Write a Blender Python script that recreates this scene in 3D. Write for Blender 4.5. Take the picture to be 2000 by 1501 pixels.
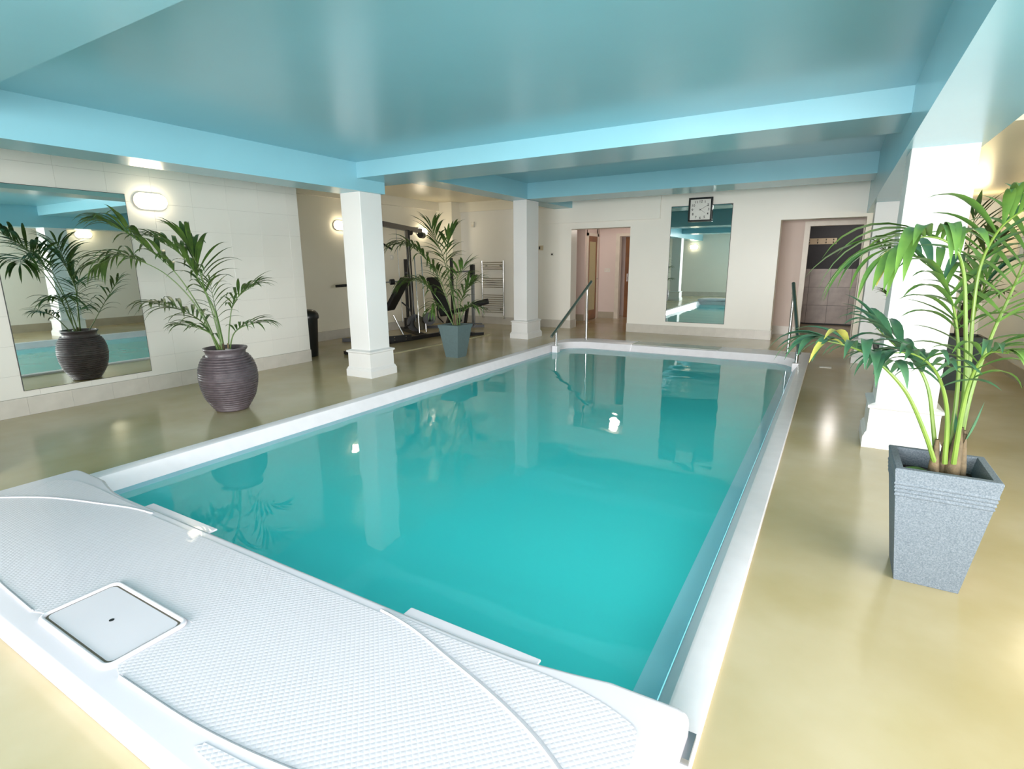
import bpy, math, random
from mathutils import Vector, Matrix
random.seed(7)
PI = math.pi
for o in list(bpy.data.objects): bpy.data.objects.remove(o)
S = bpy.context.scene
COL = S.collection

# ------------------------------------------------------------ camera
yaw, pit, rol = .5337, .2212, -.0073
Fv = Vector((-math.sin(yaw)*math.cos(pit), math.cos(yaw)*math.cos(pit), -math.sin(pit)))
r0 = Vector((math.cos(yaw), math.sin(yaw), 0)); u0 = r0.cross(Fv)
Rv = r0*math.cos(rol)+u0*math.sin(rol); Uv = -r0*math.sin(rol)+u0*math.cos(rol)
cd = bpy.data.cameras.new('camera'); cam = bpy.data.objects.new('camera', cd); COL.objects.link(cam)
cd.sensor_width = 36; cd.sensor_fit = 'HORIZONTAL'; cd.lens = 36*1052.93/2000; cd.clip_start = .05
M = Matrix(((Rv.x, Uv.x, -Fv.x, 0), (Rv.y, Uv.y, -Fv.y, 0), (Rv.z, Uv.z, -Fv.z, 1.4), (0, 0, 0, 1)))
cam.matrix_world = M
S.camera = cam

# ------------------------------------------------------------ world, lights, exposure
w = bpy.data.worlds.new('world'); S.world = w; w.use_nodes = True
bg = w.node_tree.nodes['Background']; bg.inputs[0].default_value = (.92, .96, 1.0, 1); bg.inputs[1].default_value = 2.0
S.view_settings.view_transform = 'Standard'; S.view_settings.look = 'None'
S.view_settings.exposure = 1.2; S.view_settings.gamma = 1; S.view_settings.use_curve_mapping = False

def area(name, loc, rot, sx, sy, power, col=(1, 1, 1), spread=PI):
    d = bpy.data.lights.new(name, 'AREA'); d.shape = 'RECTANGLE'; d.size = sx; d.size_y = sy
    d.energy = power; d.color = col; d.spread = spread
    o = bpy.data.objects.new(name, d); o.location = loc; o.rotation_euler = rot; COL.objects.link(o); return o
# daylight through the glazed front and the garden side windows
area('garden_daylight', (6.5, -1.6, 1.6), (0, PI/2, -.45), 3.2, 7.0, 400, (1.0, .965, .94))
area('garden_daylight', (-.8, -8.5, 1.5), (PI/2, 0, 0), 10.0, 3.6, 1180, (1.0, .965, .94))
def point(name, loc, p, col, r=.12):
    d = bpy.data.lights.new(name, 'POINT'); d.energy = p; d.color = col; d.shadow_soft_size = r
    o = bpy.data.objects.new(name, d); o.location = loc; COL.objects.link(o)
point('corridor_fill', (-4.3, 12.2, 2.2), 4.5, (1, .86, .76))  # added unseen fill light for the corridor, no fixture there
point('changing_room_fill', (.2, 12.9, 2.2), 7, (1, .92, .86))  # added unseen fill, lifts the room that bounce light leaves dark
point('annexe_lamp', (1.5, 9.6, 1.95), 6, (1, .80, .45))

# ------------------------------------------------------------ materials
MATS = {}
def lin(c):
    return tuple((x/255/12.92 if x/255 <= .04045 else ((x/255+.055)/1.055)**2.4) for x in c)
def mat(name, rgb, rough=.5, metal=0, spec=.5, nscale=6, namt=.06, bump=0, bscale=40, coat=0, rgb2=None, emit=None, es=0):
    if name in MATS: return MATS[name]
    m = bpy.data.materials.new(name); m.use_nodes = True; nt = m.node_tree; N = nt.nodes; L = nt.links
    b = N['Principled BSDF']; c = lin(rgb)
    b.inputs['Roughness'].default_value = rough; b.inputs['Metallic'].default_value = metal
    b.inputs['Specular IOR Level'].default_value = spec; b.inputs['Coat Weight'].default_value = coat
    tc = N.new('ShaderNodeTexCoord'); n = N.new('ShaderNodeTexNoise'); n.inputs['Scale'].default_value = nscale
    n.inputs['Detail'].default_value = 5; L.new(tc.outputs['Object'], n.inputs['Vector'])
    r = N.new('ShaderNodeValToRGB'); L.new(n.outputs['Fac'], r.inputs[0])
    r.color_ramp.elements[0].position = .3; r.color_ramp.elements[1].position = .7
    c2 = lin(rgb2) if rgb2 else tuple(x*(1-namt*2) for x in c)
    r.color_ramp.elements[0].color = (*c2, 1); r.color_ramp.elements[1].color = (*c, 1)
    L.new(r.outputs[0], b.inputs['Base Color'])
    if bump:
        n2 = N.new('ShaderNodeTexNoise'); n2.inputs['Scale'].default_value = bscale; n2.inputs['Detail'].default_value = 4
        L.new(tc.outputs['Object'], n2.inputs['Vector'])
        bp = N.new('ShaderNodeBump'); bp.inputs['Strength'].default_value = bump; bp.inputs['Distance'].default_value = .01
        L.new(n2.outputs['Fac'], bp.inputs['Height']); L.new(bp.outputs[0], b.inputs['Normal'])
    if emit:
        b.inputs['Emission Color'].default_value = (*emit, 1); b.inputs['Emission Strength'].default_value = es
    MATS[name] = m; return m

m_wall = mat('cream_wall', (234, 231, 222), .35, nscale=1.5, namt=.02, bump=.05, bscale=12)
m_wtile = mat('white_glazed_tile', (226, 224, 216), .12, nscale=2, namt=.015, bump=.03, bscale=5)
m_grout = mat('wall_grout', (222, 219, 210), .8)
m_btile = mat('pale_skirting_tile', (205, 200, 190), .25, nscale=8, namt=.05)
m_alc = mat('alcove_wall', (236, 230, 212), .45, nscale=1.5, namt=.02)
m_pink = mat('corridor_wall', (222, 205, 196), .6, nscale=2, namt=.02)
m_teal = mat('aqua_ceiling_gloss', (140, 194, 208), .24, nscale=.9, namt=.03, bump=.14, bscale=1.4)
m_cream = mat('cream_ceiling_gloss', (228, 218, 190), .3, nscale=1, namt=.02, bump=.05, bscale=3)
m_white = mat('column_white', (222, 222, 220), .4, nscale=2, namt=.015)
m_floor = mat('mustard_resin_floor', (197, 184, 154), .18, nscale=.9, rgb2=(170, 154, 106), bump=.02, bscale=60)
m_cop = mat('white_pool_coping', (236, 231, 234), .3, nscale=10, namt=.03)
m_copmid = mat('stone_coping_infill', (206, 206, 192), .35, nscale=14, namt=.06)
m_liner = mat('aqua_pool_liner', (135, 222, 222), .5, nscale=1.2, namt=.04)
m_step = mat('pale_blue_pool_step', (185, 226, 238), .5, nscale=2, namt=.03)
m_gel = mat('white_gelcoat', (220, 213, 219), .22, nscale=3, namt=.012, coat=.3)
m_dark = mat('black_gap', (20, 24, 26), .6)
m_alu = mat('brushed_aluminium', (150, 156, 162), .35, metal=.8)
m_chrome = mat('chrome', (200, 200, 200), .12, metal=1)
m_rail = mat('polished_steel_rail', (178, 178, 168), .32, metal=1)
m_urn = mat('dark_glazed_clay', (92, 82, 86), .42, nscale=18, rgb2=(72, 64, 68), bump=.2, bscale=60)
m_plant = mat('grey_speckled_planter', (116, 126, 134), .75, nscale=170, rgb2=(82, 94, 104), bump=.3, bscale=220)
m_plant2 = mat('blue_grey_planter', (92, 112, 114), .55, nscale=30, namt=.06)
m_dplant = mat('dark_green_planter', (44, 56, 52), .5, nscale=30, namt=.06)
m_soil = mat('potting_soil', (46, 36, 30), .95, nscale=60, rgb2=(24, 20, 18), bump=.8, bscale=80)
m_leafA = mat('bright_palm_leaf', (98, 136, 58), .38, nscale=12, rgb2=(72, 112, 52))
m_leafB = mat('blue_green_palm_leaf', (72, 112, 78), .38, nscale=12, rgb2=(48, 90, 66))
m_leafC = mat('deep_palm_leaf', (80, 108, 44), .42, nscale=12, rgb2=(54, 80, 38))
m_leafY = mat('yellowing_palm_tip', (196, 186, 96), .45, nscale=12, rgb2=(150, 158, 70))
m_stemA = mat('lime_palm_stem', (112, 138, 56), .4, nscale=8, rgb2=(90, 118, 50))
m_stemC = mat('green_palm_stem', (92, 118, 58), .45, nscale=8, rgb2=(70, 94, 46))
m_sheath = mat('fibrous_brown_sheath', (116, 98, 70), .8, nscale=14, rgb2=(70, 62, 44), bump=.6, bscale=60)
m_black = mat('black_powder_coat', (26, 26, 28), .4, nscale=10)
m_vinyl = mat('black_vinyl', (24, 24, 26), .35, nscale=20, bump=.1, bscale=90)
m_rubber = mat('black_foam', (20, 20, 21), .8, nscale=40)
m_gwhite = mat('white_plastic', (225, 222, 212), .4)
m_bin = mat('black_bin_plastic', (26, 28, 29), .3)
m_wood = mat('brown_door_wood', (140, 88, 40), .35, nscale=3, rgb2=(108, 62, 26))
m_pine = mat('pale_pine', (206, 190, 160), .5, nscale=6, rgb2=(190, 172, 140))
m_obsc = mat('obscured_glass', (176, 164, 116), .3, nscale=40, bump=.2, bscale=60)
m_char = mat('charcoal_wall_paint', (70, 71, 74), .85, nscale=20, namt=.05)
m_stile = mat('pinkish_stone_tile', (176, 162, 152), .35, nscale=5, rgb2=(152, 140, 132))
m_frame = mat('white_gloss_frame', (226, 216, 200), .35)
m_clock = mat('clock_dial_white', (222, 222, 216), .4)
m_cblk = mat('clock_frame_black', (22, 26, 24), .2)
m_ink = mat('black_ink', (24, 24, 22), .5)
m_lamp = mat('lit_opal_diffuser', (255, 240, 215), .4, emit=(1, .86, .62), es=9)
m_edge = mat('tarnished_mirror_edge', (62, 66, 62), .5, nscale=40)
m_trim = mat('pale_floor_trim', (196, 188, 150), .4)

def mirror_mat():
    m = bpy.data.materials.new('mirror_silver'); m.use_nodes = True; b = m.node_tree.nodes['Principled BSDF']
    b.inputs['Metallic'].default_value = 1; b.inputs['Roughness'].default_value = .01
    b.inputs['Base Color'].default_value = (.80, .86, .83, 1); return m
m_mirror = mirror_mat()

def water_mat(name, body, amount, tint):
    m = bpy.data.materials.new(name); m.use_nodes = True; nt = m.node_tree; N = nt.nodes; L = nt.links
    N.remove(N['Principled BSDF']); out = N['Material Output']
    tr = N.new('ShaderNodeBsdfTransparent'); tr.inputs[0].default_value = (*tint, 1)
    gl = N.new('ShaderNodeBsdfGlossy'); gl.inputs['Roughness'].default_value = .015; gl.inputs[0].default_value = (1, 1, 1, 1)
    fr = N.new('ShaderNodeFresnel'); fr.inputs['IOR'].default_value = 1.36
    mx = N.new('ShaderNodeMixShader'); tc = N.new('ShaderNodeTexCoord')
    mp = N.new('ShaderNodeMapping'); mp.inputs['Scale'].default_value = (1, 1.6, 1); L.new(tc.outputs['Object'], mp.inputs[0])
    n1 = N.new('ShaderNodeTexNoise'); n1.inputs['Scale'].default_value = 1.6; n1.inputs['Detail'].default_value = 1
    n2 = N.new('ShaderNodeTexNoise'); n2.inputs['Scale'].default_value = 22; n2.inputs['Detail'].default_value = 2
    # the fine ripple lives in patches
    n3 = N.new('ShaderNodeTexNoise'); n3.inputs['Scale'].default_value = .55; n3.inputs['Detail'].default_value = 0
    rp = N.new('ShaderNodeValToRGB'); rp.color_ramp.elements[0].position = .45; rp.color_ramp.elements[1].position = .7
    for n in (n1, n2, n3): L.new(mp.outputs[0], n.inputs['Vector'])
    L.new(n3.outputs['Fac'], rp.inputs[0])
    mu = N.new('ShaderNodeMath'); mu.operation = 'MULTIPLY'; L.new(n2.outputs['Fac'], mu.inputs[0]); L.new(rp.outputs[0], mu.inputs[1])
    m2 = N.new('ShaderNodeMath'); m2.operation = 'MULTIPLY'; m2.inputs[1].default_value = .11; L.new(mu.outputs[0], m2.inputs[0])
    ad = N.new('ShaderNodeMath'); ad.operation = 'ADD'; L.new(n1.outputs['Fac'], ad.inputs[0]); L.new(m2.outputs[0], ad.inputs[1])
    bp = N.new('ShaderNodeBump'); bp.inputs['Strength'].default_value = 1; bp.inputs['Distance'].default_value = .0045
    L.new(ad.outputs[0], bp.inputs['Height'])
    L.new(bp.outputs[0], fr.inputs['Normal']); L.new(bp.outputs[0], gl.inputs['Normal'])
    # light scattered back by the body of water below
    df = N.new('ShaderNodeBsdfDiffuse'); df.inputs[0].default_value = (*body, 1)
    bd = N.new('ShaderNodeMixShader'); bd.inputs[0].default_value = amount; L.new(tr.outputs[0], bd.inputs[1]); L.new(df.outputs[0], bd.inputs[2])
    L.new(fr.outputs[0], mx.inputs[0]); L.new(bd.outputs[0], mx.inputs[1]); L.new(gl.outputs[0], mx.inputs[2])
    L.new(mx.outputs[0], out.inputs[0]); return m
m_water = water_mat('pool_water', (.06, .72, .72), .74, (.35, .9, .92))
m_shal = water_mat('shallow_water', (.34, .80, .92), .72, (.8, .97, 1.0))

def studded_mat():
    m = mat('studded_gelcoat', (218, 211, 217), .25, nscale=3, namt=.012, coat=.2)
    nt = m.node_tree; N = nt.nodes; L = nt.links; b = N['Principled BSDF']
    tc = N.new('ShaderNodeTexCoord'); mp = N.new('ShaderNodeMapping'); mp.inputs['Rotation'].default_value = (0, 0, PI/4)
    L.new(tc.outputs['Object'], mp.inputs[0]); sp = N.new('ShaderNodeSeparateXYZ'); L.new(mp.outputs[0], sp.inputs[0])
    outs = []
    for ax in (0, 1):
        a = N.new('ShaderNodeMath'); a.operation = 'MULTIPLY'; a.inputs[1].default_value = 2*PI/.032; L.new(sp.outputs[ax], a.inputs[0])
        s = N.new('ShaderNodeMath'); s.operation = 'SINE'; L.new(a.outputs[0], s.inputs[0]); outs.append(s)
    mu = N.new('ShaderNodeMath'); mu.operation = 'MULTIPLY'; L.new(outs[0].outputs[0], mu.inputs[0]); L.new(outs[1].outputs[0], mu.inputs[1])
    mxn = N.new('ShaderNodeMath'); mxn.operation = 'ABSOLUTE'; L.new(mu.outputs[0], mxn.inputs[0])
    bp = N.new('ShaderNodeBump'); bp.inputs['Strength'].default_value = .35; bp.inputs['Distance'].default_value = .0022
    L.new(mxn.outputs[0], bp.inputs['Height']); L.new(bp.outputs[0], b.inputs['Normal']); return m
m_stud = studded_mat()

# ------------------------------------------------------------ mesh helpers
class MB:
    def __init__(s): s.v = []; s.f = []
    def box(s, x0, x1, y0, y1, z0, z1):
        b = len(s.v)
        s.v += [(x0, y0, z0), (x1, y0, z0), (x1, y1, z0), (x0, y1, z0), (x0, y0, z1), (x1, y0, z1), (x1, y1, z1), (x0, y1, z1)]
        s.f += [tuple(b+i for i in q) for q in ((0, 3, 2, 1), (4, 5, 6, 7), (0, 1, 5, 4), (1, 2, 6, 5), (2, 3, 7, 6), (3, 0, 4, 7))]
        return s
    def frus(s, c, z0, z1, h0, h1, cap0=True, cap1=True):
        b = len(s.v)
        for z, h in ((z0, h0), (z1, h1)):
            hx, hy = h if isinstance(h, tuple) else (h, h)
            s.v += [(c[0]-hx, c[1]-hy, z), (c[0]+hx, c[1]-hy, z), (c[0]+hx, c[1]+hy, z), (c[0]-hx, c[1]+hy, z)]
        q = [(0, 1, 5, 4), (1, 2, 6, 5), (2, 3, 7, 6), (3, 0, 4, 7)]
        if cap0: q.append((0, 3, 2, 1))
        if cap1: q.append((4, 5, 6, 7))
        s.f += [tuple(b+i for i in k) for k in q]; return s
    def tube(s, pts, r, n=10, caps=True):
        pts = [Vector(p) for p in pts]; b = len(s.v); m = len(pts)
        rr = r if isinstance(r, (list, tuple)) else [r]*m
        ref = None
        for i, p in enumerate(pts):
            t = (pts[min(i+1, m-1)]-pts[max(i-1, 0)]).normalized()
            if ref is None: ref = Vector((0, 0, 1)) if abs(t.z) < .9 else Vector((1, 0, 0))
            a = t.cross(ref).normalized(); c = t.cross(a).normalized(); ref = c.cross(t).normalized()*1 if False else ref
            for k in range(n):
                an = 2*PI*k/n; s.v.append(tuple(p+(a*math.cos(an)+c*math.sin(an))*rr[i]))
        for i in range(m-1):
            for k in range(n):
                s.f.append((b+i*n+k, b+i*n+(k+1) % n, b+(i+1)*n+(k+1) % n, b+(i+1)*n+k))
        if caps:
            s.f.append(tuple(b+k for k in range(n))[::-1]); s.f.append(tuple(b+(m-1)*n+k for k in range(n)))
        return s
    def lathe(s, prof, c=(0, 0, 0), n=48):
        b = len(s.v); m = len(prof)
        for r, z in prof:
            for k in range(n):
                a = 2*PI*k/n; s.v.append((c[0]+r*math.cos(a), c[1]+r*math.sin(a), c[2]+z))
        for i in range(m-1):
            for k in range(n):
                s.f.append((b+i*n+k, b+i*n+(k+1) % n, b+(i+1)*n+(k+1) % n, b+(i+1)*n+k))
        return s
    def prism(s, poly, z0, z1):
        b = len(s.v); n = len(poly)
        s.v += [(x, y, z0) for x, y in poly]+[(x, y, z1) for x, y in poly]
        s.f.append(tuple(b+i for i in range(n))[::-1]); s.f.append(tuple(b+n+i for i in range(n)))
        for i in range(n): s.f.append((b+i, b+(i+1) % n, b+n+(i+1) % n, b+n+i))
        return s
    def obar(s, a, b_, w, h):
        """rectangular bar from a to b_, w wide across, h deep"""
        a = Vector(a); b_ = Vector(b_); t = (b_-a).normalized()
        up = Vector((0, 0, 1)) if abs(t.z) < .95 else Vector((0, 1, 0))
        x = t.cross(up).normalized()*w/2; y = x.normalized().cross(t).normalized()*h/2; b = len(s.v)
        for p in (a, b_): s.v += [tuple(p-x-y), tuple(p+x-y), tuple(p+x+y), tuple(p-x+y)]
        s.f += [tuple(b+i for i in q) for q in ((0, 3, 2, 1), (4, 5, 6, 7), (0, 1, 5, 4), (1, 2, 6, 5), (2, 3, 7, 6), (3, 0, 4, 7))]
        return s
    def mesh(s, name, m, smooth=False):
        me = bpy.data.meshes.new(name); me.from_pydata(s.v, [], s.f); me.update()
        if m: me.materials.append(m)
        if smooth:
            for p in me.polygons: p.use_smooth = True
        return me
    def build(s, name, m, parent=None, smooth=False, bevel=0, segs=2):
        me = s.mesh(name, m, smooth); o = bpy.data.objects.new(name, me); COL.objects.link(o)
        import bmesh
        bm = bmesh.new(); bm.from_mesh(me); bmesh.ops.recalc_face_normals(bm, faces=bm.faces[:]); bm.to_mesh(me); bm.free()
        if parent: o.parent = parent
        if bevel:
            md = o.modifiers.new('bevel', 'BEVEL'); md.width = bevel; md.segments = segs; md.limit_method = 'ANGLE'
            for p in me.polygons: p.use_smooth = True
            wn = o.modifiers.new('wn', 'WEIGHTED_NORMAL')
        elif smooth:
            me.set_sharp_from_angle(angle=math.radians(40))
        return o
def tag(o, label=None, cat=None, group=None, kind=None):
    if label: o['label'] = label
    if cat: o['category'] = cat
    if group: o['group'] = group
    if kind: o['kind'] = kind
    return o
def thing(name, label, cat, loc=(0, 0, 0), rz=0, group=None):
    o = bpy.data.objects.new(name, None); COL.objects.link(o); o.location = loc; o.rotation_euler = (0, 0, rz)
    o.empty_display_size = .1
    return tag(o, label, cat, group)
def struct(name, mb, m, label=None, **k):
    return tag(mb.build(name, m, **k), label, None, None, 'structure')
def sempty(name, label=None):
    o = bpy.data.objects.new(name, None); COL.objects.link(o); return tag(o, label, None, None, 'structure')
def inst(name, me, parent, loc=(0, 0, 0), rot=(0, 0, 0), sc=(1, 1, 1)):
    o = bpy.data.objects.new(name, me); COL.objects.link(o); o.parent = parent; o.location = loc; o.rotation_euler = rot; o.scale = sc; return o
def copy_tree(o, parent=None):
    c = o.copy(); COL.objects.link(c); c.parent = parent
    for ch in list(o.children): copy_tree(ch, c)
    return c

# ------------------------------------------------------------ room shell
PX0, PX1, PY0, PY1 = -4.235, -.205, 1.30, 9.40        # pool surround outline
def rrect(x0, x1, y0, y1, rad, n=8):
    """rad: (near-left, near-right, far-right, far-left)"""
    out = []
    for (cx, cy, sx, sy, a0, r) in ((x0, y0, 1, 1, PI, rad[0]), (x1, y0, -1, 1, 1.5*PI, rad[1]), (x1, y1, -1, -1, 0, rad[2]), (x0, y1, 1, -1, .5*PI, rad[3])):
        for k in range(n+1):
            a = a0+k/n*PI/2; out.append((cx+sx*r+r*math.cos(a), cy+sy*r+r*math.sin(a)))
    return out
outer = rrect(PX0, PX1, PY0, PY1, (.01, .01, .01, .55))
big = rrect(-8.6, 2.3, -2.5, 10.8, (.001, .001, .001, .001))
f = MB(); nn = len(outer)
f.v = [(x, y, 0) for x, y in big]+[(x, y, 0) for x, y in outer]
f.f = [(i, (i+1) % nn, nn+(i+1) % nn, nn+i) for i in range(nn)]
f.box(-6.0, 2.3, 10.8, 14.2, -.05, 0)
struct('floor', f, m_floor, 'glossy mottled mustard resin floor around the pool')

WL = -6.6; WR = 1.97; YB = 10.8; YF = -2.2
# left tiled wall
wl = struct('wall_left', MB().box(-8.5, WL-.012, YF-.3, 5.3, 0, 2.9), m_grout, 'long left wall of large white glazed tiles')
tw, th = .435, .28
tcache = {}
def tile_mesh(w_, h_, d_, m, key):
    if key in tcache: return tcache[key]
    g = .0005; c = .0006
    mb = MB(); b = 0
    # a slab with a chamfered edge, lying in the y-z plane and facing +x
    mb.v = [(0, g, g), (0, w_-g, g), (0, w_-g, h_-g), (0, g, h_-g), (d_-c, g, g), (d_-c, w_-g, g), (d_-c, w_-g, h_-g), (d_-c, g, h_-g),
            (d_, g+c, g+c), (d_, w_-g-c, g+c), (d_, w_-g-c, h_-g-c), (d_, g+c, h_-g-c)]
    for k in (0, 4):
        for i in range(4): mb.f.append((k+i, k+(i+1) % 4, k+4+(i+1) % 4, k+4+i))
    mb.f.append((8, 9, 10, 11)); tcache[key] = mb.mesh(key, m); return tcache[key]
def tile_run(parent, ys, z0, z1, m, key, x=WL-.012, d=.012, name='tile', rot=0, ox=0, oy=0):
    for a, b in zip(ys[:-1], ys[1:]):
        me = tile_mesh(b-a, z1-z0, d*random.uniform(.92, 1.0), m, '%s_%d_%d' % (key, round((b-a)*1000), round((z1-z0)*1000)))
        if rot == 0: inst(name, me, parent, (x, a, z0))
        else: inst(name, me, parent, (a, oy, z0), (0, 0, rot))
ys = [1.21+tw*k for k in range(10)]+[5.3]
ys = [y for y in ys if y < 5.25]+[5.3]
zs = [.175, .39, .67, .95, 1.23, 1.51, 1.79, 2.07, 2.35, 2.54]
for z0, z1 in zip(zs[:-1], zs[1:]): tile_run(wl, ys, z0, z1, m_wtile, 'wall_tile')
bl = struct('baseboard_left', MB().box(WL-.011, WL+.004, YF, 5.3, 0, .174), m_grout, 'pale skirting tiles along the foot of the left wall')
by = [1.24]
while by[-1] < 5.1: by.append(by[-1]+.362)
by[-1] = 5.3
tile_run(bl, by, 0, .174, m_btile, 'skirting_tile', x=WL+.002, d=.014)
# gym alcove
al = MB().box(-8.5, -8.2, 5.3, 10.8, 0, 2.78).box(-8.2, -7.75, 10.45, 10.8, 0, 2.78).box(-8.2, -8.12, 5.3, 10.45, 2.6, 2.78)
struct('wall_gym_side', al, m_alc, 'cream side wall of the exercise alcove')
struct('baseboard_gym_side', MB().box(-8.2, -8.17, 5.3, 10.45, 0, .17).box(-8.2, -7.72, 10.42, 10.45, 0, .17).box(-7.75, -7.72, 10.45, 10.8, 0, .17), m_btile)
# back wall
DL0, DL1, DR0, DR1, DH = -4.90, -3.62, -.92, .34, 2.09
bw = MB().box(-8.5, DL0, YB, YB+.3, 0, 2.9).box(DL0, DL1, YB, YB+.3, DH, 2.9).box(DL1, DR0, YB, YB+.3, 0, 2.9)
bw.box(DR0, DR1, YB, YB+.3, DH+.01, 2.9).box(DR1, 2.3, YB, YB+.3, 0, 2.9)
struct('wall_back', bw, m_wall, 'far cream wall with two open doorways')
struct('trim_1', MB().box(-5.62, -3.03, YB-.03, YB, 2.215, 2.78), m_wall, 'shallow raised plaster band above the left doorway', bevel=.004)
struct('trim_2', MB().box(-7.75, -5.62, YB-.04, YB, 2.57, 2.78), m_alc, 'shallow ledge at the top of the alcove end wall')
bb = struct('baseboard_back', MB().box(DL1, DR0, YB-.012, YB, 0, .172), m_grout, 'tiled skirting between the two doorways')
for a, b in ((DL1, -3.3), (-3.3, -2.57), (-2.57, -1.86), (-1.86, -1.17), (-1.17, DR0)):
    me = MB().box(.002, b-a-.002, -.006, 0, .002, .172).mesh('skirting_tile', m_btile); inst('tile', me, bb, (a, YB-.012, 0))
b2 = MB().box(-7.72, DL0, YB-.014, YB, 0, .172).box(DL0-.0, DL0+.012, YB-.014, YB+.3, 0, .172).box(DL1-.012, DL1, YB, YB+.3, 0, .172)
b2.box(DR0, DR0+.012, YB, YB+.3, 0, .172).box(DR1, WR, YB-.014, YB, 0, .172)
struct('baseboard_alcove', b2, m_btile, 'pale skirting along the alcove and door reveals')
# right wall: solid beyond the garden window
rw = MB().box(WR, WR+.3, 3.4, YB, 0, 2.9).box(WR, WR+.3, -1.4, 3.4, 0, .3).box(WR, WR+.3, -1.4, 3.4, 2.40, 2.9).box(WR, WR+.3, YF-.3, -1.4, 0, 2.9)
struct('wall_right', rw, m_wall, 'cream right-hand wall')
m_bbr = mat('taupe_skirting', (176, 166, 146), .35)
struct('baseboard_right', MB().box(WR-.014, WR, 3.4, YB, 0, .172), m_bbr, 'taupe skirting along the right wall')
fw = MB().box(-8.5, -3.4, YF-.3, YF, 0, 2.9).box(1.8, 2.3, YF-.3, YF, 0, 2.9).box(-3.4, 1.8, YF-.3, YF, 2.45, 2.9).box(-3.4, 1.8, YF-.3, YF, 0, .2)
struct('wall_front', fw, m_wall, 'wall behind the viewer with wide glazing')
struct('baseboard_front', MB().box(-6.6, -3.4, YF, YF+.014, 0, .172), m_btile)
for nm, rng in (('window_1', 'f'), ('window_2', 'r')):
    wm = MB()
    if rng == 'f':
        for x in (-3.4, -2.1, -.8, .5, 1.75): wm.box(x, x+.05, YF-.2, YF-.14, .2, 2.45)
        wm.box(-3.4, 1.8, YF-.2, YF-.14, .2, .25).box(-3.4, 1.8, YF-.2, YF-.14, 2.4, 2.45)
    else:
        for y in (-1.4, .2, 1.75, 3.35): wm.box(WR+.14, WR+.2, y, y+.05, .3, 2.40)
        wm.box(WR+.14, WR+.2, -1.4, 3.4, .3, .35).box(WR+.14, WR+.2, -1.4, 3.4, 2.35, 2.40)
    struct(nm, wm, m_frame, 'white window frame')

# ceilings
C1, C2 = 2.54, 2.78
struct('ceiling', MB().box(-6.6, .4, YF, 5.3, C1, 3.0).box(-4.9, .4, 5.3, YB, C2, 3.0), m_teal, 'glossy aqua ceiling over the pool')
struct('ceiling_alcove', MB().box(-8.5, -4.9, 5.3, YB, C2, 3.0), m_cream, 'cream ceiling of the exercise alcove')
struct('ceiling_annexe', MB().box(.4, 2.3, 4.82, YB, 2.26, 3.0).box(.4, 2.3, YF, 4.82, 2.62, 3.0), m_cream, 'cream lowered ceiling right of the columns')
struct('ceiling_beam', MB().box(-5.29, -4.875, YF, 5.22, 2.235, C1+.01), m_teal, 'deep aqua beam above the left columns')
struct('ceiling_beam', MB().box(-5.29, -4.875, 5.22, YB, 2.51, C2+.01), m_teal, 'shallower aqua beam running on to the far wall')
struct('ceiling_beam', MB().box(-5.29, .34, 4.77, 5.44, 2.37, C2+.01), m_teal, 'aqua cross beam above the middle of the pool')
struct('ceiling_beam', MB().box(-4.9, .34, 8.84, 9.6, 2.51, C2+.01), m_teal, 'aqua cross beam above the far end of the pool')
struct('ceiling_beam', MB().box(-4.9, .34, .6, 1.35, 2.37, C1+.01), m_teal, 'aqua cross beam nearest the viewer, top left')
struct('ceiling_beam', MB().box(.325, .765, YF, YB, 2.15, C2+.01), m_teal, 'aqua beam over the right columns')

def column(x0, x1, y0, y1, zt, label):
    c = sempty('column', label); c.location = ((x0+x1)/2, (y0+y1)/2, 0); hx, hy = (x1-x0)/2, (y1-y0)/2
    MB().box(-hx, hx, -hy, hy, .30, zt).build('shaft', m_white, c, bevel=.006)
    p = MB()
    prof = [(.055, 0), (.055, .085), (.045, .10), (.045, .108), (.032, .125), (.030, .30), (.045, .312), (.045, .33), (.004, .345)]
    b = len(p.v)
    for d, z in prof: p.v += [(-hx-d, -hy-d, z), (hx+d, -hy-d, z), (hx+d, hy+d, z), (-hx-d, hy+d, z)]
    for i in range(len(prof)-1):
        for k in range(4): p.f.append((i*4+k, i*4+(k+1) % 4, i*4+4+(k+1) % 4, i*4+4+k))
    p.f += [(3, 2, 1, 0), tuple(len(p.v)-4+i for i in range(4))]
    p.build('plinth', m_white, c)
column(-5.25, -4.925, 4.845, 5.2, 2.24, 'white square column left of the pool, beside the urn')
column(-5.2, -4.92, 8.885, 9.35, 2.52, 'white square column at the far left corner of the pool')
column(.36, .735, 4.83, 5.2, 2.16, 'bright white square column behind the speckled planter')
column(.36, .735, 8.885, 9.3, 2.16, 'white square column at the far right, near the far doorway')
column(-5.25, -4.925, .80, 1.15, 2.24, 'white column near the mirror, out of frame')

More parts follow.
